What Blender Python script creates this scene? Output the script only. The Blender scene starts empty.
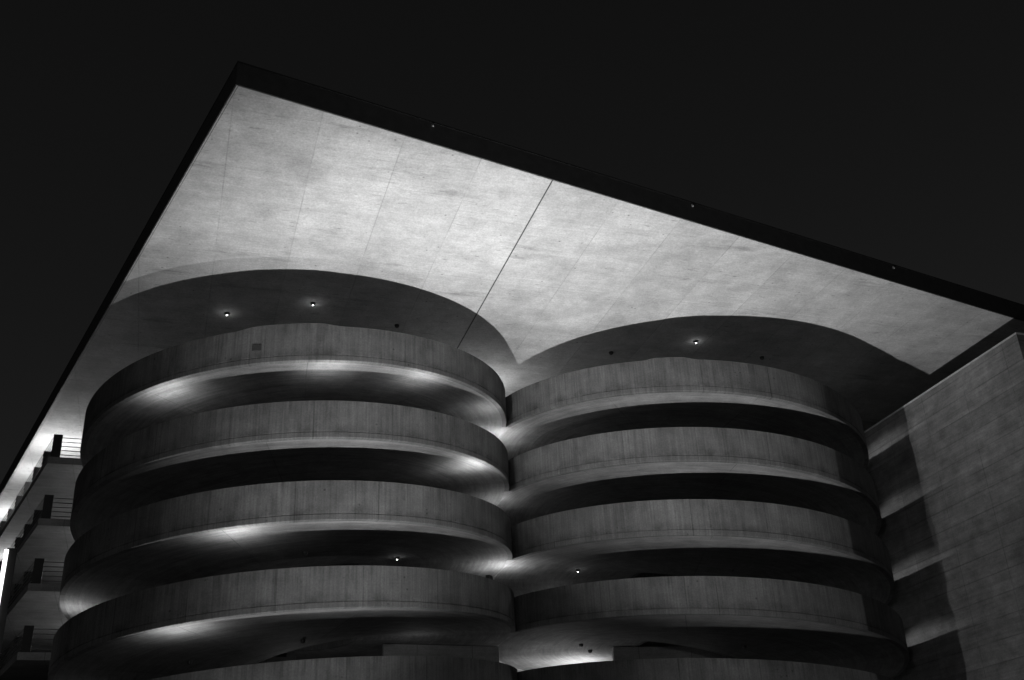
import bpy, bmesh, math, random
from mathutils import Vector, Matrix
random.seed(7)
S = bpy.context.scene
COL = S.collection
R_ = math.radians
GZ = 3.6                                     # the camera stands 3.6 m above the ground

# ------------------------------------------------------------------ camera
F_PX, PITCH, ROLL = 1097.25, 0.4660, -0.0482
cp, sp = math.cos(PITCH), math.sin(PITCH)
Fv = Vector((0, cp, sp)); U0 = Vector((0, -sp, cp)); R0 = Vector((1, 0, 0))
Rv = math.cos(ROLL) * R0 + math.sin(ROLL) * U0
Uv = -math.sin(ROLL) * R0 + math.cos(ROLL) * U0
cam_d = bpy.data.cameras.new('camera'); cam = bpy.data.objects.new('camera', cam_d); COL.objects.link(cam)
cam_d.sensor_width = 36; cam_d.lens = F_PX / 1024 * 36
cam_d.clip_start = 0.1; cam_d.clip_end = 2000
M = Matrix((Rv, Uv, -Fv)).transposed().to_4x4(); M.translation = Vector((0, 0, GZ))
cam.matrix_world = M
S.camera = cam

# ------------------------------------------------------------------ night sky
W = bpy.data.worlds.new('World'); S.world = W; W.use_nodes = True
nt = W.node_tree; nt.nodes.clear()
sky = nt.nodes.new('ShaderNodeTexSky'); sky.sky_type = 'NISHITA'; sky.sun_disc = False
sky.sun_elevation = R_(35); sky.sun_rotation = R_(200)
bw = nt.nodes.new('ShaderNodeRGBToBW')
bg = nt.nodes.new('ShaderNodeBackground'); out = nt.nodes.new('ShaderNodeOutputWorld')
SKY_STRENGTH = 0.0042
bg.inputs['Strength'].default_value = SKY_STRENGTH
nt.links.new(sky.outputs['Color'], bw.inputs[0]); nt.links.new(bw.outputs[0], bg.inputs['Color'])
nt.links.new(bg.outputs[0], out.inputs[0])
vs = S.view_settings
vs.view_transform = 'Standard'; vs.look = 'None'; vs.gamma = 1; vs.use_curve_mapping = False; vs.exposure = 0

# ------------------------------------------------------------------ key plan positions (world metres)
C1 = Vector((-9.284, 44.246)); R1 = 8.874; Z1 = 18.871 + GZ; S1 = 4.0; H1 = 2.998
C2 = Vector((7.301, 49.426)); R2 = 8.888; Z2 = 19.210 + GZ; S2 = -4.0; H2 = 2.987
A1 = math.atan2(-C1.y, -C1.x); A2 = math.atan2(-C2.y, -C2.x)
ROOF_Z = 22.05 + GZ
UA = R_(18.2)
UX = Vector((math.cos(UA), math.sin(UA))); DX = Vector((-math.sin(UA), math.cos(UA)))
NLEV = 6

# ------------------------------------------------------------------ floodlight that washes the roof
def spot(name, loc, target, power, size, blend, radius, parent=None):
    d = bpy.data.lights.new(name, 'SPOT'); d.energy = power; d.spot_size = R_(size); d.spot_blend = blend
    d.shadow_soft_size = radius
    o = bpy.data.objects.new(name, d); COL.objects.link(o); o.location = loc
    o.rotation_euler = (Vector(target) - Vector(loc)).to_track_quat('-Z', 'Y').to_euler()
    return o
def point(name, loc, power, radius=0.05):
    d = bpy.data.lights.new(name, 'POINT'); d.energy = power; d.shadow_soft_size = radius
    o = bpy.data.objects.new(name, d); COL.objects.link(o); o.location = loc
    return o
FLOOD = Vector((-4.2, 26.2, 0.45))
def aim(loc, az, el):
    return loc + 10 * Vector((math.cos(R_(az)) * math.cos(R_(el)), math.sin(R_(az)) * math.cos(R_(el)), math.sin(R_(el))))
spot('floodlight_beam', FLOOD, aim(FLOOD, 69, 56), 36500, 81, 1.0, 0.22)
FL2 = Vector((-5.0, 32.6, 0.4))
spot('floodlight_beam', FL2, aim(FL2, 165, 72), 4600, 75, 1.0, 0.12)
spot('floodlight_beam', FLOOD + Vector((.05, .05, 0)), aim(FLOOD, 60, 44), 8000, 38, 1.0, 0.2)  # extra spot added to brighten the right ramp's upper parapets
FL3 = FLOOD + Vector((-.25, .9, .1))
spot('floodlight_beam', FL3, aim(FL3, 41, 21), 4300, 46, 1.0, 0.2)
# lamp on the building across the lane at the right, shining down past the end of the side wall
spot('lane_lamp', (43.6, 32.4, 20), (12, 42, 12), 4200, 40, .6, .2)
# added fill light above the camera, lifts the lowest parapets and dark ends
front_fill = point('front_fill_light', (-2, 0, 9), 2600, 0.25)

# ------------------------------------------------------------------ materials
def N(t, kind, **kw):
    n = t.nodes.new(kind)
    for k, v in kw.items():
        setattr(n, k, v)
    return n
def math_node(t, op, a, b=None, c=None):
    n = N(t, 'ShaderNodeMath', operation=op)
    for i, v in enumerate((a, b, c)):
        if v is None: continue
        if isinstance(v, (int, float)): n.inputs[i].default_value = v
        else: t.links.new(v, n.inputs[i])
    return n.outputs[0]
def ramp(t, fac, p0, p1, v0=0.0, v1=1.0):
    n = N(t, 'ShaderNodeMapRange'); n.clamp = True
    n.inputs['From Min'].default_value = p0; n.inputs['From Max'].default_value = p1
    n.inputs['To Min'].default_value = v0; n.inputs['To Max'].default_value = v1
    t.links.new(fac, n.inputs['Value']); return n.outputs['Result']
def noise(t, vec, scale, detail=4, rough=0.55, sx=1, sy=1, off=0):
    m = N(t, 'ShaderNodeMapping'); m.inputs['Scale'].default_value = (sx, sy, 1); m.inputs['Location'].default_value = (off, off * 1.7, off * 0.3)
    t.links.new(vec, m.inputs['Vector'])
    n = N(t, 'ShaderNodeTexNoise'); n.inputs['Scale'].default_value = scale
    n.inputs['Detail'].default_value = detail; n.inputs['Roughness'].default_value = rough
    t.links.new(m.outputs[0], n.inputs['Vector']); return n.outputs['Fac']
def joint(t, coord, period, width, phase=0.0):
    """1 on a thin line every `period`, else 0"""
    x = math_node(t, 'ADD', coord, phase)
    x = math_node(t, 'DIVIDE', x, period)
    f = math_node(t, 'FRACT', x)
    f = math_node(t, 'SUBTRACT', f, 0.5); f = math_node(t, 'ABSOLUTE', f)
    f = math_node(t, 'SUBTRACT', 0.5, f)                      # distance to the line in periods
    return ramp(t, f, 0.0, width / period, 1.0, 0.0)
def cell(t, coord, period, seed, phase=0.0):
    x = math_node(t, 'ADD', coord, phase)
    x = math_node(t, 'DIVIDE', x, period); x = math_node(t, 'FLOOR', x); x = math_node(t, 'ADD', x, seed)
    n = N(t, 'ShaderNodeTexWhiteNoise', noise_dimensions='1D'); t.links.new(x, n.inputs['W']); return n.outputs['Value']
def base_mat(name):
    m = bpy.data.materials.new(name); m.use_nodes = True
    t = m.node_tree; return m, t, t.nodes['Principled BSDF']
def plain(name, v, rough=0.6, metal=0.0):
    m, t, b = base_mat(name)
    tc = N(t, 'ShaderNodeTexCoord')
    n = noise(t, tc.outputs['Object'], 3, 4)
    val = ramp(t, n, 0.3, 0.7, v * 0.8, v * 1.2)
    t.links.new(val, b.inputs['Base Color'])
    b.inputs['Roughness'].default_value = rough; b.inputs['Metallic'].default_value = metal
    return m
def glow(name, v, e):
    m, t, b = base_mat(name)
    b.inputs['Base Color'].default_value = (v, v, v, 1)
    b.inputs['Emission Color'].default_value = (1, 1, 1, 1); b.inputs['Emission Strength'].default_value = e
    return m

def concrete(name, albedo, board_axis=None, board=0.1, board_amt=0.12, uj=None, vj=None, uj_w=0.02, vj_w=0.015,
             streak=0.15, mottle=0.25, blotch=0.2, uphase=0.0, vphase=0.0, stain=0.0, holes=0.3, seed=0.0, streak_axis='v', joint_dark=0.45, grain=0.17, rim=False, dashes=0.3):
    """UV in metres. board_axis 'u' = boards change along u (boards run along v)."""
    m, t, b = base_mat(name)
    uv = N(t, 'ShaderNodeUVMap'); vec = uv.outputs['UV']
    sep = N(t, 'ShaderNodeSeparateXYZ'); t.links.new(vec, sep.inputs[0]); u, v = sep.outputs[0], sep.outputs[1]
    terms = []
    big = noise(t, vec, 0.33, 6, 0.62, off=seed + 3)
    terms.append(ramp(t, big, 0.3, 0.7, 1 - blotch, 1 + blotch))
    mid = noise(t, vec, 1.4, 6, 0.62, off=seed + 11)
    terms.append(ramp(t, mid, 0.3, 0.7, 1 - mottle, 1 + mottle))
    fine = noise(t, vec, 16, 4, 0.7, off=seed + 5)
    terms.append(ramp(t, fine, 0.3, 0.7, 1 - grain, 1 + grain))
    if streak:
        sx, sy = (15.0, 0.35) if streak_axis == 'v' else (0.8, 9.0)
        st = noise(t, vec, 1.0, 5, 0.65, sx=sx, sy=sy, off=seed + 21)
        terms.append(ramp(t, st, 0.32, 0.68, 1 - streak, 1 + streak * 0.7))
        sx, sy = (2.2, 0.12) if streak_axis == 'v' else (0.12, 2.2)
        st2 = noise(t, vec, 1.0, 4, 0.6, sx=sx, sy=sy, off=seed + 40)
        terms.append(ramp(t, st2, 0.52, 0.72, 1.0, 1 - streak * 1.1))
    bump_in = fine
    if board_axis:
        cd = u if board_axis == 'u' else v
        c = cell(t, cd, board, seed)
        terms.append(math_node(t, 'MULTIPLY_ADD', c, 2 * board_amt, 1 - board_amt))
        terms.append(math_node(t, 'MULTIPLY_ADD', joint(t, cd, board, 0.008), -0.18, 1.0))
    gate_j = noise(t, vec, 0.5, 3, 0.6, off=seed + 131)
    wob = math_node(t, 'MULTIPLY', math_node(t, 'MULTIPLY_ADD', mid, 0.9, 0.25), ramp(t, gate_j, 0.36, 0.58, 0.12, 1.25))
    if dashes:
        sx, sy = (6.0, 1.2) if streak_axis == 'v' else (1.2, 6.0)
        ds = noise(t, vec, 1.3, 6, 0.7, sx=sx, sy=sy, off=seed + 151)
        dg = noise(t, vec, 0.4, 3, 0.6, off=seed + 171)
        dd = math_node(t, 'MULTIPLY', ramp(t, ds, 0.60, 0.68), ramp(t, dg, 0.42, 0.6))
        terms.append(math_node(t, 'MULTIPLY_ADD', dd, -dashes, 1.0))
    if uj:
        j = math_node(t, 'MULTIPLY', joint(t, u, uj, uj_w, uphase), wob)
        terms.append(math_node(t, 'MULTIPLY_ADD', j, -joint_dark * 1.4, 1.0))
        terms.append(math_node(t, 'MULTIPLY_ADD', cell(t, u, uj, seed + 9, uphase), 0.11, 0.945))
    if vj:
        j = math_node(t, 'MULTIPLY', joint(t, v, vj, vj_w, vphase), wob)
        terms.append(math_node(t, 'MULTIPLY_ADD', j, -joint_dark * 1.2, 1.0))
        terms.append(math_node(t, 'MULTIPLY_ADD', cell(t, v, vj, seed + 19, vphase), 0.1, 0.95))
    if holes:
        vo = N(t, 'ShaderNodeTexVoronoi'); vo.inputs['Scale'].default_value = 2.6; t.links.new(vec, vo.inputs['Vector'])
        gate = noise(t, vec, 0.9, 2, off=seed + 61)
        h = math_node(t, 'MULTIPLY', ramp(t, vo.outputs['Distance'], 0.07, 0.13, 1, 0), ramp(t, gate, 0.5, 0.6))
        terms.append(math_node(t, 'MULTIPLY_ADD', h, -holes, 1.0))
    if stain:
        sx, sy = (1.6, 0.5) if streak_axis == 'v' else (0.3, 1.5)
        s = noise(t, vec, 0.55, 6, 0.7, sx=sx, sy=sy, off=seed + 77)
        terms.append(ramp(t, s, 0.58, 0.74, 1.0, 1 - stain))
    if rim:                                       # dirt under the top edge, drips, and a stained groove near the foot
        d1 = noise(t, vec, 1.0, 5, 0.7, sx=5.0, sy=0.2, off=seed + 90)
        top = math_node(t, 'MULTIPLY', ramp(t, v, 0.02, 0.55, 1, 0), ramp(t, d1, 0.48, 0.62))
        terms.append(math_node(t, 'MULTIPLY_ADD', top, -0.38, 1.0))
        d2 = noise(t, vec, 1.0, 5, 0.7, sx=1.2, sy=1.0, off=seed + 95)
        foot = math_node(t, 'MULTIPLY', math_node(t, 'MULTIPLY', ramp(t, v, 0.85, 1.15, 0, 1), ramp(t, v, 1.19, 1.26, 1, 0.2)), ramp(t, d2, 0.42, 0.6))
        terms.append(math_node(t, 'MULTIPLY_ADD', foot, -0.42, 1.0))
        d3 = noise(t, vec, 1.0, 3, 0.6, sx=9.0, sy=0.1, off=seed + 99)
        terms.append(ramp(t, d3, 0.66, 0.70, 1.0, 0.62))
    acc = terms[0]
    for x in terms[1:]: acc = math_node(t, 'MULTIPLY', acc, x)
    acc = math_node(t, 'MULTIPLY', acc, albedo)
    acc = math_node(t, 'MINIMUM', acc, 0.8)
    t.links.new(acc, b.inputs['Base Color'])
    b.inputs['Roughness'].default_value = 0.82
    b.inputs['Specular IOR Level'].default_value = 0.25
    bp = N(t, 'ShaderNodeBump'); bp.inputs['Strength'].default_value = 0.25; bp.inputs['Distance'].default_value = 0.02
    t.links.new(bump_in, bp.inputs['Height']); t.links.new(bp.outputs[0], b.inputs['Normal'])
    return m

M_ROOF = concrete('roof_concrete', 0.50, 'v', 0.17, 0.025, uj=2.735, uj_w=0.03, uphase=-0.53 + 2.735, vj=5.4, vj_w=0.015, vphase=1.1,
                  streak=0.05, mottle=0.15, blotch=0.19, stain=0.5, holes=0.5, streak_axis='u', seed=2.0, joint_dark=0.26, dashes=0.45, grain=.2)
M_PAR = concrete('parapet_concrete', 0.106, 'u', 0.11, 0.06, uj=2.9, uj_w=0.03, streak=0.2, mottle=0.2, blotch=0.22, stain=0.35, holes=0.5, seed=5.0, grain=.2, rim=True)
M_SOF = concrete('ramp_soffit_concrete', 0.17, 'v', 0.15, 0.06, uj=6.2, uj_w=0.03, uphase=3.2, streak=0.24, mottle=0.18, blotch=0.2, holes=0.2, streak_axis='u', seed=8.0)
M_WALL = concrete('side_wall_concrete', 0.19, 'v', 0.21, 0.08, uj=2.72, uj_w=0.026, joint_dark=.34, vj=0.84, vj_w=0.045, streak=0.16, mottle=0.24, blotch=0.26, stain=0.25, holes=0.2, streak_axis='u', seed=13.0)
M_DECK = concrete('deck_concrete', 0.26, 'v', 0.2, 0.05, uj=2.4, uj_w=0.03, streak=0.12, mottle=0.14, blotch=0.15, holes=0.2, streak_axis='u', seed=17.0)
M_DARK = plain('dark_metal', 0.02, 0.6, 0.0)
M_FASCIA = plain('fascia_metal', 0.03, 0.7)
M_RAIL = plain('rail_steel', 0.10, 0.45, 0.3)
M_LAMPBODY = plain('lamp_housing', 0.02, 0.5)
M_CLIP = plain('clip_steel', 0.3, 0.4, 0.6)
M_ASPH = plain('asphalt', 0.05, 0.9)
M_LENS_ON = glow('lit_lens', 0.8, 25.0)
M_LENS_OFF = plain('unlit_lens', 0.05, 0.3)
M_TUBE = glow('lit_tube', 0.8, 2.2)
M_COPE = plain('coping_concrete', 0.45, 0.7)

# ------------------------------------------------------------------ mesh helpers
def link(name, bm, mat, parent=None, smooth=False, bevel=0.0):
    bmesh.ops.recalc_face_normals(bm, faces=bm.faces)
    me = bpy.data.meshes.new(name); bm.to_mesh(me); bm.free()
    me.materials.append(mat)
    if smooth:
        for p in me.polygons: p.use_smooth = True
    o = bpy.data.objects.new(name, me); COL.objects.link(o)
    if parent: o.parent = parent
    if bevel:
        md = o.modifiers.new('bevel', 'BEVEL'); md.width = bevel; md.segments = 2; md.limit_method = 'ANGLE'
    return o
def tag(o, label=None, cat=None, group=None, kind=None):
    if label: o['label'] = label
    if cat: o['category'] = cat
    if group: o['group'] = group
    if kind: o['kind'] = kind
    return o
def empty(name, loc, label, cat, group=None):
    o = bpy.data.objects.new(name, None); COL.objects.link(o); o.location = loc; o.empty_display_size = 0.5
    return tag(o, label, cat, group)
def child_local(o, parent):
    """keep world coordinates of a mesh written in world space under a moved parent"""
    o.parent = parent; o.matrix_parent_inverse = Matrix.Translation(-Vector(parent.location)); return o
def set_uv(bm, fn):
    l = bm.loops.layers.uv.verify()
    for f in bm.faces:
        for lp in f.loops:
            lp[l].uv = fn(lp.vert.co, f)
def sweep(section, angs, c, a0, zf, uv_from='face'):
    """closed section [(r, dz)] swept round c over the angles; uv = (arc length, section length)"""
    bm = bmesh.new(); l = bm.loops.layers.uv.verify()
    rings = []
    for a in angs:
        w = a0 + a; z = zf(a)
        rings.append([bm.verts.new((c.x + r * math.cos(w), c.y + r * math.sin(w), z + dz)) for r, dz in section])
    n = len(section)
    cum = [0.0]
    for k in range(n):
        r0, z0 = section[k]; r1, z1 = section[(k + 1) % n]
        cum.append(cum[-1] + math.hypot(r1 - r0, z1 - z0))
    rm = max(r for r, _ in section)
    for i in range(len(angs) - 1):
        for k in range(n):
            k2 = (k + 1) % n
            f = bm.faces.new((rings[i][k], rings[i + 1][k], rings[i + 1][k2], rings[i][k2]))
            f.smooth = True
            for lp, (ii, cc) in zip(f.loops, ((i, cum[k]), (i + 1, cum[k]), (i + 1, cum[k + 1]), (i, cum[k + 1]))):
                lp[l].uv = (angs[ii] * rm + zf(0) * 3.7 + c.x * 5.3, cc)
    for rr in (rings[0], rings[-1]):
        f = bm.faces.new(rr)
        for lp in f.loops: lp[l].uv = (lp.vert.co.x, lp.vert.co.z)
    return bm
def sharp(o, ang=30):
    me = o.data
    bm = bmesh.new(); bm.from_mesh(me)
    for e in bm.edges:
        if len(e.link_faces) == 2 and e.calc_face_angle(0) > R_(ang): e.smooth = False
    bm.to_mesh(me); bm.free()
def prism(poly, z0, z1, uvdir=UX):
    """vertical prism over a plan polygon; uv in metres along uvdir"""
    bm = bmesh.new()
    lo = [bm.verts.new((x, y, z0)) for x, y in poly]; hi = [bm.verts.new((x, y, z1)) for x, y in poly]
    bm.faces.new(lo); bm.faces.new(hi)
    n = len(poly)
    for i in range(n): bm.faces.new((lo[i], lo[(i + 1) % n], hi[(i + 1) % n], hi[i]))
    bmesh.ops.recalc_face_normals(bm, faces=bm.faces)
    perp = Vector((-uvdir.y, uvdir.x))
    def fn(co, f):
        p = Vector((co.x, co.y))
        if abs(f.normal.z) > 0.5: return (p.dot(uvdir), p.dot(perp))
        t = Vector((-f.normal.y, f.normal.x)); return (p.dot(t), co.z)
    set_uv(bm, fn)
    return bm
def box(bm, c, size, rz=0.0, uv=None):
    m = Matrix.Translation(c) @ Matrix.Rotation(rz, 4, 'Z') @ Matrix.Diagonal((size[0], size[1], size[2], 1))
    bmesh.ops.create_cube(bm, size=1, matrix=m)
def bar(bm, a, b, w, h=None):
    a, b = Vector(a), Vector(b); d = b - a; L = d.length
    h = h or w
    q = d.to_track_quat('X', 'Z')
    bmesh.ops.create_cube(bm, size=1, matrix=Matrix.Translation((a + b) / 2) @ q.to_matrix().to_4x4() @ Matrix.Diagonal((L, w, h, 1)))

# ------------------------------------------------------------------ ground
bm = bmesh.new()
vv = [bm.verts.new((x, y, 0)) for x, y in ((-900, -900), (900, -900), (900, 900), (-900, 900))]; bm.faces.new(vv)
tag(link('ground', bm, M_ASPH), kind='structure')

# ------------------------------------------------------------------ spiral ramps
AMAX = R_(100)
def zfun(z1, s):
    hi = R_(83.5) if s > 0 else AMAX
    lo = -AMAX if s > 0 else R_(-52.2)
    return lambda a: z1 + s * max(lo, min(hi, a)) / (2 * math.pi)
def angs(a, b, step=1.5):
    n = max(2, int(abs(b - a) / step)); return [R_(a + (b - a) * i / n) for i in range(n + 1)]
RI = 2.35
def hump(a, c, w):
    x = abs(a - c) / w
    return 0.0 if x > 1 else (1 - x * x) ** 2 if x > 0.0 else 1.0
def ramp_tower(c, R, z1, s, h, a0, a_par, label, humpspec):
    root = empty('spiral_ramp', (c.x, c.y, 0), label, 'ramp', 'spiral car park ramps')
    for n in range(NLEV):
        zt = z1 - n * h
        zf = zfun(zt, s)
        slab = sweep([(RI + .18, -1.12), (R - .2, -1.12), (R - .2, -1.4), (RI + .18, -1.4)], angs(-178, 178, 2), c, a0, zf)
        # soffit uv must follow (arc, radius)
        so = child_local(link('ramp_slab', slab, M_SOF), root); sharp(so)
        sec = [(R, 0), (R, -1.17), (R - .02, -1.178), (R - .02, -1.2), (R, -1.208), (R, -1.385), (R - .015, -1.4), (R - .2, -1.4), (R - .2, 0)]
        bmp = sweep(sec, angs(*a_par), c, a0, zf)
        if n == 0:
            hc, hw, hh = humpspec
            for v in bmp.verts:
                a = math.atan2(v.co.y - c.y, v.co.x - c.x) - a0
                a = (a + math.pi) % (2 * math.pi) - math.pi
                if v.co.z > zf(a) - 0.1:
                    x = abs(math.degrees(a) - hc) / hw
                    v.co.z += hh * (1 - max(0, min(1, (x - 0.55) / 0.45)) ** 2 * (3 - 2 * max(0, min(1, (x - 0.55) / 0.45))))
        po = link('parapet', bmp, M_PAR, so); sharp(po)
        sec = [(RI + .18, -.3), (RI + .18, -1.4), (RI, -1.4), (RI, -.3)]
        io = link('inner_parapet', sweep(sec, angs(-178, 178, 3), c, a0, zf), M_PAR, so); sharp(io)
    return root
dist = (C2 - C1).length; ca = math.atan2(C2.y - C1.y, C2.x - C1.x)
x_ = (dist ** 2 + R1 ** 2 - R2 ** 2) / (2 * dist)
NECK = C1 + Vector((math.cos(ca), math.sin(ca))) * x_ + Vector((math.sin(ca), -math.cos(ca))) * math.sqrt(R1 ** 2 - x_ ** 2)
aL = math.degrees(math.atan2(NECK.y - C1.y, NECK.x - C1.x) - A1) % 360
aR = math.degrees(math.atan2(NECK.y - C2.y, NECK.x - C2.x) - A2) % 360 - 360
print('neck', NECK, aL, aR)
rampL = ramp_tower(C1, R1, Z1, S1, H1, A1, (-150, aL), 'left concrete spiral car park ramp, the wider nearer stack of curved parapets', (-4.5, 13, 0.11))
rampR = ramp_tower(C2, R2, Z2, S2, H2, A2, (aR, 150), 'right concrete spiral car park ramp beside the tall side wall, farther stack of curved parapets', (2.5, 7, 0.09))

# small box standing on the fourth parapet of the left ramp
a = A1 + R_(54); zt = Z1 - 3 * H1 + S1 * 54 / 360
bm = bmesh.new(); box(bm, Vector((C1.x + (R1 - .1) * math.cos(a), C1.y + (R1 - .1) * math.sin(a), zt + .07)), (.16, .30, .15), a)
o = link('junction_box', bm, M_LAMPBODY, bevel=.01)
tag(o, 'small dark box on the left ramp parapet near the joint with the right ramp', 'box')

# ------------------------------------------------------------------ parking building behind (decks, back wall)
bld = empty('parking_building', (-4, 60, 0), 'dim concrete parking decks behind and left of the spiral ramps', 'building')
def arc(c, R, a0, a, b, n=24):
    return [(c.x + R * math.cos(a0 + R_(a + (b - a) * i / n)), c.y + R * math.sin(a0 + R_(a + (b - a) * i / n))) for i in range(n + 1)]
LD = Vector((math.cos(R_(122.7)), math.sin(R_(122.7))))           # direction of the roof's left edge
CORNER = Vector((-22.0, 48.0))
DECK_TOP = [19.2 + GZ - 3 * k for k in range(NLEV)]
far = 62.0
for n in range(NLEV):
    z = Z1 - n * H1 + .928
    poly = [(NECK.x, NECK.y)] + list(reversed(arc(C2, R2 - .197, A2, -177, aR + .5)))
    back_r = C2 + DX * 12 ; back_l = C1 + DX * 14
    poly += [tuple(back_r), tuple(back_l)]
    poly += list(reversed(arc(C1, R1 - .197, A1, aL + .5, 177)))
    child_local(link('deck_slab', prism(poly, z - 1.4, z - 1.1), M_DECK), bld)
for n, zt in enumerate(DECK_TOP):
    p0 = CORNER; p1 = CORNER + LD * 40
    # front edge runs along UX up to the left ramp
    q = CORNER + UX * 5.5
    q2 = C1 + Vector((math.cos(A1 + R_(-150)), math.sin(A1 + R_(-150)))) * (R1 + .05)
    poly = [tuple(p0), tuple(q), tuple(C1 + Vector((math.cos(R_(150)), math.sin(R_(150)))) * (R1 + .15)),
            tuple(C1 + Vector((math.cos(R_(125)), math.sin(R_(125)))) * (R1 + .15)), tuple(C1 + DX * 14.2 - UX * 2), tuple(p1)]
    child_local(link('deck_slab', prism(poly, zt - .33, zt), M_DECK), bld)
wl = [tuple(C1 + DX * 14.3 - UX * 2), tuple(C2 + DX * 14.3 + UX * 14), tuple(C2 + DX * 14.7 + UX * 14), tuple(C1 + DX * 14.7 - UX * 2)]
child_local(link('back_wall', prism(wl, 0, ROOF_Z - .02), M_DECK), bld)
# partition walls of the level below the lowest ceiling in view
def partition(a, b, th, z0, z1):
    a, b = Vector(a), Vector(b); d = (b - a).normalized(); nn = Vector((-d.y, d.x)) * th
    child_local(link('partition_wall', prism([tuple(a), tuple(b), tuple(b + nn), tuple(a + nn)], z0, z1, d), M_DECK), bld)
zc = Z1 - 3 * H1 + .928 - 1.41
partition((-5.88, 45.95), (-1.2, 47.7), .25, zc - 1.55, zc - .01)
partition((3.77, 49.0), (8.8, 50.0), .25, zc - 1.6, zc - .005)
# square cover plate on the face of the top left parapet
ac = A1 + R_(-11.5)
bm = bmesh.new(); box(bm, Vector((C1.x + (R1 + .008) * math.cos(ac), C1.y + (R1 + .008) * math.sin(ac), Z1 - .12 - .78)), (.03, .34, .26), ac)
o = link('cover_plate', bm, plain('weathered_plate', .03, .8), rampL, bevel=.01); o.matrix_parent_inverse = Matrix.Translation(-Vector(rampL.location))

# ------------------------------------------------------------------ railings on the left decks
def railing(k, zt):
    names = ['topmost', 'second from the top', 'third from the top', 'lowest in view']
    root = empty('railing', (CORNER.x, CORNER.y, zt), ['steel railing at the corner of the top left deck, glowing bright behind its rails',
        'steel railing on the second left deck down, below the bright one',
        'steel railing on the third left deck down, level with the light column',
        'steel railing on the lowest left deck in view, near the bottom edge'][k], 'railing', 'railings on the left parking decks')
    inset = Vector((0, 0))
    c = CORNER + UX * .12 + LD * .12
    bm = bmesh.new()
    pw = .40
    box(bm, Vector((c.x + UX.x * (pw / 2), c.y + UX.y * (pw / 2), zt + .58)), (pw, .10, 1.16), UA)
    child_local(link('corner_post', bm, M_DARK, bevel=.006), root)
    la = math.atan2(LD.y, LD.x)
    for j in range(1, 8):
        p = c + LD * (2.45 * j)
        bm = bmesh.new(); box(bm, Vector((p.x + UX.x * pw / 2, p.y + UX.y * pw / 2, zt + .58)), (pw, .10, 1.16), UA)
        child_local(link('post', bm, M_DARK, bevel=.006), root)
    for j in range(5):
        z = zt + .16 + .215 * j
        bm = bmesh.new()
        a = c + UX * pw; b = c + UX * 5.2
        bar(bm, (a.x, a.y, z), (b.x, b.y, z), .03)
        a2 = c + LD * .06; b2 = c + LD * 17.2
        bar(bm, (a2.x, a2.y, z), (b2.x, b2.y, z), .03)
        child_local(link('rail', bm, M_RAIL), root)
for k in range(4): railing(k, DECK_TOP[k])

# ------------------------------------------------------------------ roof canopy
P0 = Vector((-7.89, 25.84)); FD = Vector((math.cos(R_(30.83)), math.sin(R_(30.83))))
P1 = P0 + FD * 52; P3 = P0 + LD * 66; P2 = P1 + LD * 66
roof = empty('roof_canopy', (P0.x, P0.y, ROOF_Z), 'huge cantilevered concrete roof slab with brightly lit underside and dark edge over both ramps', 'roof')
child_local(link('roof_slab', prism([tuple(p) for p in (P0, P1, P2, P3)], ROOF_Z, ROOF_Z + .6), M_ROOF), roof)
def edge_strip(a, b, outn, t0, t1, z0, z1):
    return [tuple(a + outn * t0), tuple(b + outn * t0), tuple(b + outn * t1), tuple(a + outn * t1)], z0, z1
NF = Vector((FD.y, -FD.x)); NL = Vector((-LD.y, LD.x))
if NL.dot(P0 - P1) < 0: NL = -NL
# dark fascia, a little proud of the slab, with a rolled top edge
e = .04
fa = P0 + NF * e + NL * e
poly = [tuple(fa), tuple(P1 + NF * e), tuple(P1 + NF * .004), tuple(P0 + NF * .004 + NL * .004), tuple(P3 + NL * .004), tuple(P3 + NL * e)]
child_local(link('fascia', prism(poly, ROOF_Z - .05, ROOF_Z + .78), M_FASCIA), roof)
e2 = .05
fa2 = P0 + NF * e2 + NL * e2
poly = [tuple(fa2), tuple(P1 + NF * e2), tuple(P1 - NF * .1), tuple(P0 - NF * .1 - NL * .1), tuple(P3 - NL * .1), tuple(P3 + NL * e2)]
child_local(link('edge_cap', prism(poly, ROOF_Z + .783, ROOF_Z + .84), plain('edge_cap_metal', .012, .6)), roof)
# drip strips under the rim (thin metal profiles set 3 mm below the soffit)
for ins in (.06,):
    bm = bmesh.new()
    a = P0 - NF * ins - NL * ins
    for b, nrm in ((P1 - NF * ins, NF), (P3 - NL * ins, NL)):
        bar(bm, (a.x, a.y, ROOF_Z - .001), (b.x, b.y, ROOF_Z - .001), .022, .012)
    child_local(link('drip_strip', bm, plain('drip_strip_metal', .16, .6)), roof)
# expansion joint between the two halves of the roof
def rp(u, d): return UX * u + DX * d
bm = bmesh.new()
a, b = rp(11.47, 29.53), rp(11.55, 60)
bar(bm, (a.x, a.y, ROOF_Z - .002), (b.x, b.y, ROOF_Z - .002),   .045, .02)
child_local(link('expansion_joint', bm, plain('joint_filler', .07, .8)), roof)
for u_, d_ in ((7.08, 27.75), (17.65, 30.02), (28.0, 32.45)):
    t_ = (rp(u_, d_) - P0).dot(FD)
    p = P0 + FD * t_ + NF * (e + .02)
    bm = bmesh.new(); box(bm, Vector((p.x, p.y, ROOF_Z + .66)), (.07, .05, .09), math.atan2(FD.y, FD.x))
    bmesh.ops.create_uvsphere(bm, u_segments=12, v_segments=8, radius=.032, matrix=Matrix.Translation((p.x + NF.x * .03, p.y + NF.y * .03, ROOF_Z + .63)))
    child_local(link('edge_bracket', bm, M_CLIP), roof)

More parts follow.
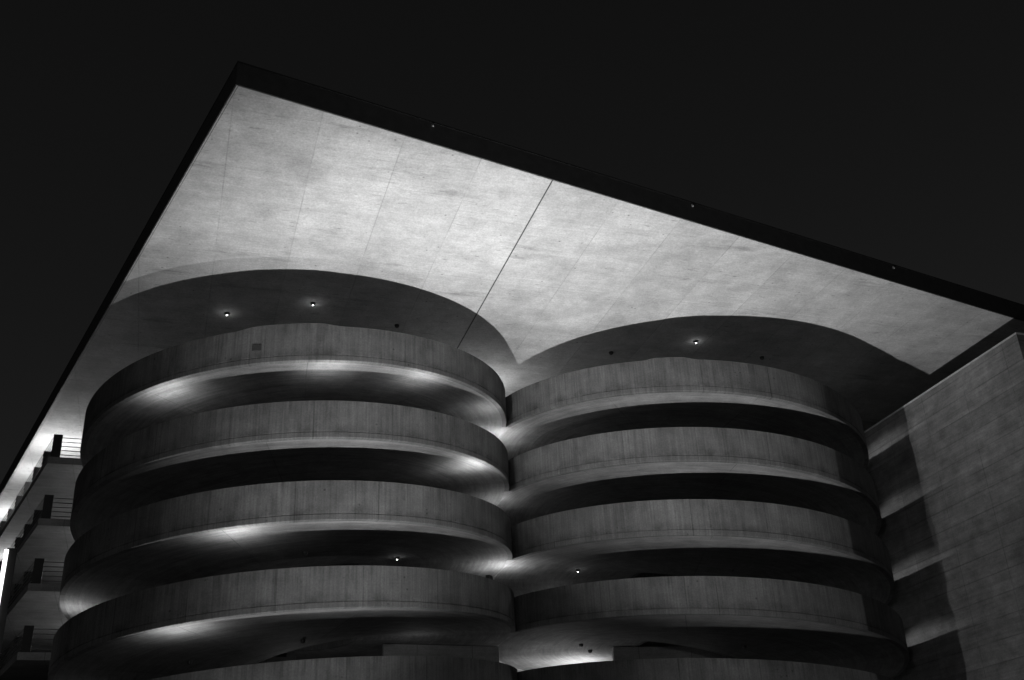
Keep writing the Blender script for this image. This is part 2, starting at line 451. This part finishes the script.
# ------------------------------------------------------------------ right side wall
KW = 0.875
WD = Vector((math.cos(R_(108.23)), math.sin(R_(108.23)))); WN = Vector((WD.y, -WD.x))
WP = Vector((23.39, 45.87)) * KW; WTOP = 22.2 * KW + GZ
wall = empty('side_wall', (WP.x, WP.y, 0), 'tall board-marked concrete side wall right of the ramps with banded shadows', 'wall')
poly = [tuple(WP), tuple(WP + WN * .45), tuple(WP + WN * .45 + WD * 34), tuple(WP + WD * 34)]
child_local(link('wall_panel', prism(poly, 0, WTOP - .07, WD), M_WALL), wall)
poly = [tuple(WP - WN * .03 - WD * .02), tuple(WP + WN * .48 - WD * .02), tuple(WP + WN * .48 + WD * 34), tuple(WP - WN * .03 + WD * 34)]
child_local(link('coping', prism(poly, WTOP - .07, WTOP, WD), M_COPE), wall)

# ------------------------------------------------------------------ ceiling lamps
def ceiling_lamp(loc, lit, label, r=.11):
    root = empty('ceiling_lamp', loc, label, 'lamp', 'round ceiling lamps')
    bm = bmesh.new()
    bmesh.ops.create_cone(bm, cap_ends=True, segments=20, radius1=r * .8, radius2=r, depth=.10, matrix=Matrix.Translation((0, 0, -.05)))
    h = link('lamp_housing', bm, M_LAMPBODY, root, bevel=.006)
    bm = bmesh.new()
    bmesh.ops.create_uvsphere(bm, u_segments=16, v_segments=10, radius=r * (.24 if lit else .62), matrix=Matrix.Translation((0, 0, -.10)) @ Matrix.Diagonal((1, 1, .6, 1)))
    link('lens', bm, M_LENS_ON if lit else M_LENS_OFF, root, smooth=True)
    if lit:
        point('lamp_light', (loc[0], loc[1], loc[2] - .26), 1.1, .03)
    return root
def polar(c, a0, a, r): w = a0 + R_(a); return Vector((c.x + r * math.cos(w), c.y + r * math.sin(w)))
def soffit_z(side, n, a):
    z1, s, h = (Z1, S1, H1) if side == 'L' else (Z2, S2, H2)
    return zfun(z1 - (n - 1) * h, s)(R_(a)) - 1.4
k = 22.05 / 22.2
for (x, y), lit, lab in (((-11.88, 40.35), 1, 'glowing lamp under the roof above the left ramp, left of the pair'),
                         ((-8.18, 39.84), 1, 'glowing lamp under the roof above the left ramp, right of the pair'),
                         ((-4.96, 42.16), 0, 'dark lamp under the roof above the left ramp, beside the roof joint'),
                         ((8.42, 45.15), 1, 'glowing lamp under the roof straight above the top of the right ramp'),
                         ((4.57, 45.88), 0, 'dark lamp under the roof above the left part of the right ramp'),
                         ((11.83, 47.22), 0, 'faint lamp under the roof above the right part of the right ramp')):
    ceiling_lamp((x * k, y * k, ROOF_Z), lit, lab)
for side, n, a, r, lit, lab in (('L', 3, 61.4, 4.47, 1, 'glowing lamp under the third level of the left ramp, right of centre'),
                          ('L', 3, 3.2, 5.0, 0, 'dark lamp under the third level of the left ramp, at its middle'),
                          ('L', 4, 5, 4.0, 0, 'dark lamp under the lowest level of the left ramp, at its middle'),
                          ('L', 4, -47.8, 4.9, 0, 'dark lamp under the lowest level of the left ramp, at its left side'),
                          ('L', 4, 107, 5.6, 0, 'dark lamp under the lowest level of the left ramp, towards the right ramp'),
                          ('R', 3, (2.37, 47.2), 0, 1, 'glowing lamp under the third right ramp level, near the joint with the left ramp'),
                          ('R', 4, (2.34, 48.2), 0, 0, 'dark lamp on the bright ceiling between the ramps, the upper left of two'),
                          ('R', 4, (2.79, 49.65), 0, 0, 'dark lamp on the bright ceiling between the ramps, the lower right of two'),
                          ('R', 4, 29.4, 4.2, 0, 'dark lamp under the lowest right ramp level, right of the bright opening'),
                          ('R', 3, 25, 4.6, 0, 'dark lamp under the third level of the right ramp, at its dark middle')):
    c, a0 = (C1, A1) if side == 'L' else (C2, A2)
    if isinstance(a, tuple): p = Vector(a); a = -100
    else: p = polar(c, a0, a, r)
    ceiling_lamp((p.x, p.y, soffit_z(side, n, a)), lit, lab, .10)

# light that these lamps and the parapet uplights give inside the ramps
def uplight(side, level, a, power, r=8.52, dz=1.08):
    c, a0 = (C1, A1) if side == 'L' else (C2, A2)
    p = polar(c, a0, a, r); z = soffit_z(side, level, a) - dz
    spot('parapet_uplight', (p.x, p.y, z), (p.x, p.y, z + 1), power * 4.9, 156, 1.0, .05)
    point('parapet_uplight_spill', (p.x, p.y, z), power * .55, .05)
for a, w in ((-36, 36), (6, 20), (32, 24), (66, 14), (92, 24)): uplight('L', 1, a, w)
for a, w in ((53, 46), (92, 8)): uplight('L', 2, a, w)
for a, w in ((-14, 34), (-86, 16), (90, 22)): uplight('L', 3, a, w)
for a, w in ((-26, 30), (-100, 12)): uplight('L', 4, a, w)
for n in range(0, 5):
    zp = Z2 - n * H2 - 1.11                    # top of the parapet the light passes over
    p = polar(C2, A2, 125, 3.6); t = Vector((18.3, 48.8)) - p; t = t.normalized()
    q = Vector((p.x, p.y, zp + .5)); el = R_(-30)
    spot('ramp_lamp', q, q + Vector((t.x * math.cos(el), t.y * math.cos(el), math.sin(el))), 520, 66, .3, .05)
for n, w in ((0, 140), (1, 60), (2, 14), (3, 40)):
    p = NECK + DX * (3.2 if n == 0 else .7)
    point('joint_lamp', (p.x, p.y, Z1 - n * H1 + 1.0 + (.5 if n == 0 else .75)), w, .06)
# lamps under the decks behind the joint of the ramps
for n, w in ((1, 8), (2, 22), (3, 45)):
    p = polar(C2, A2, -115, 7.0)
    point('deck_lamp', (p.x, p.y, Z1 - (n - 1) * H1 + 1.0 - 1.4 - .8), w, .08)
for a, r, w in ((-112, 5.6, 700), (-98, 7.4, 45)):
    p = polar(C2, A2, a, r); q = Vector((p.x, p.y, Z1 - 3 * H1 + 1.0 - 1.4 - 1.8))
    spot('deck_lamp', q, q + Vector((-.25, .2, 1)), w, 168, 1.0, .08)
for c, zz, w in ((C1, Z1, 25), (C2, Z2, 6)):
    point('well_fill', (c.x, c.y, zz - 3 * 2.99 - 2.6), w, .08)  # added fill inside each ramp well, no fitting stands there

point('deck_lamp', (-4.4, 44.4, zc - 1.0), 7, .06)  # added in front of the left partition to light its face
point('deck_lamp', (1.2, 48.6, zc - 1.9), 55, .08)  # weak fill added to lift the ceiling near the ramp joint
# lamps on the left decks, washing the roof and the deck ceilings
for t_, off, w in ((5.8, 1.3, 330), (10.5, .9, 190), (18.7, .95, 300)):
    p = CORNER + LD * t_ + UX * off
    point('deck_lamp', (p.x, p.y, DECK_TOP[0] + 1.1), w, .08)
for n in (1, 2, 3):
    for t_, off, w in ((7, 5, 100), (1.5, 3, 40)):
        p = CORNER + LD * t_ + UX * off
        point('deck_lamp', (p.x, p.y, DECK_TOP[n] + 1.0), w, .1)
p = CORNER + LD * 17 + UX * 1.2
point('deck_lamp', (p.x, p.y, DECK_TOP[1] + 1.2), 320, .1)

# ------------------------------------------------------------------ light column at the left
pc = Vector((-21.74, 45.02))
col = empty('light_column', (pc.x, pc.y, 0), 'dark upright column with a bright white light tube at the left edge', 'light column')
top = 17.55
bm = bmesh.new(); box(bm, Vector((pc.x + .12, pc.y + .14, top / 2)), (.40, .20, top), R_(26)); child_local(link('column_post', bm, M_DARK, bevel=.01), col)
bm = bmesh.new(); bmesh.ops.create_cone(bm, cap_ends=True, segments=16, radius1=.085, radius2=.085, depth=top - 1.2, matrix=Matrix.Translation((pc.x - .02, pc.y - .07, .6 + (top - 1.2) / 2 + .5)))
child_local(link('light_tube', bm, M_TUBE), col)

# ------------------------------------------------------------------ floodlight body (on the ground in front of the ramps)
fl = empty('floodlight', (FLOOD.x, FLOOD.y, 0), 'dark floodlight on the ground in front of the ramps aimed at the roof', 'floodlight')
bm = bmesh.new(); box(bm, Vector((0, 0, .14)), (.5, .4, .26)); link('housing', bm, M_LAMPBODY, fl, bevel=.02)
va = R_(110); bm = bmesh.new()
box(bm, Vector((.5 * math.cos(va), .5 * math.sin(va), .60)), (.02, 3.0, 1.2), va)
link('beam_shield', bm, M_DARK, fl)  # plate added to cut the floodlight off the lower parapets
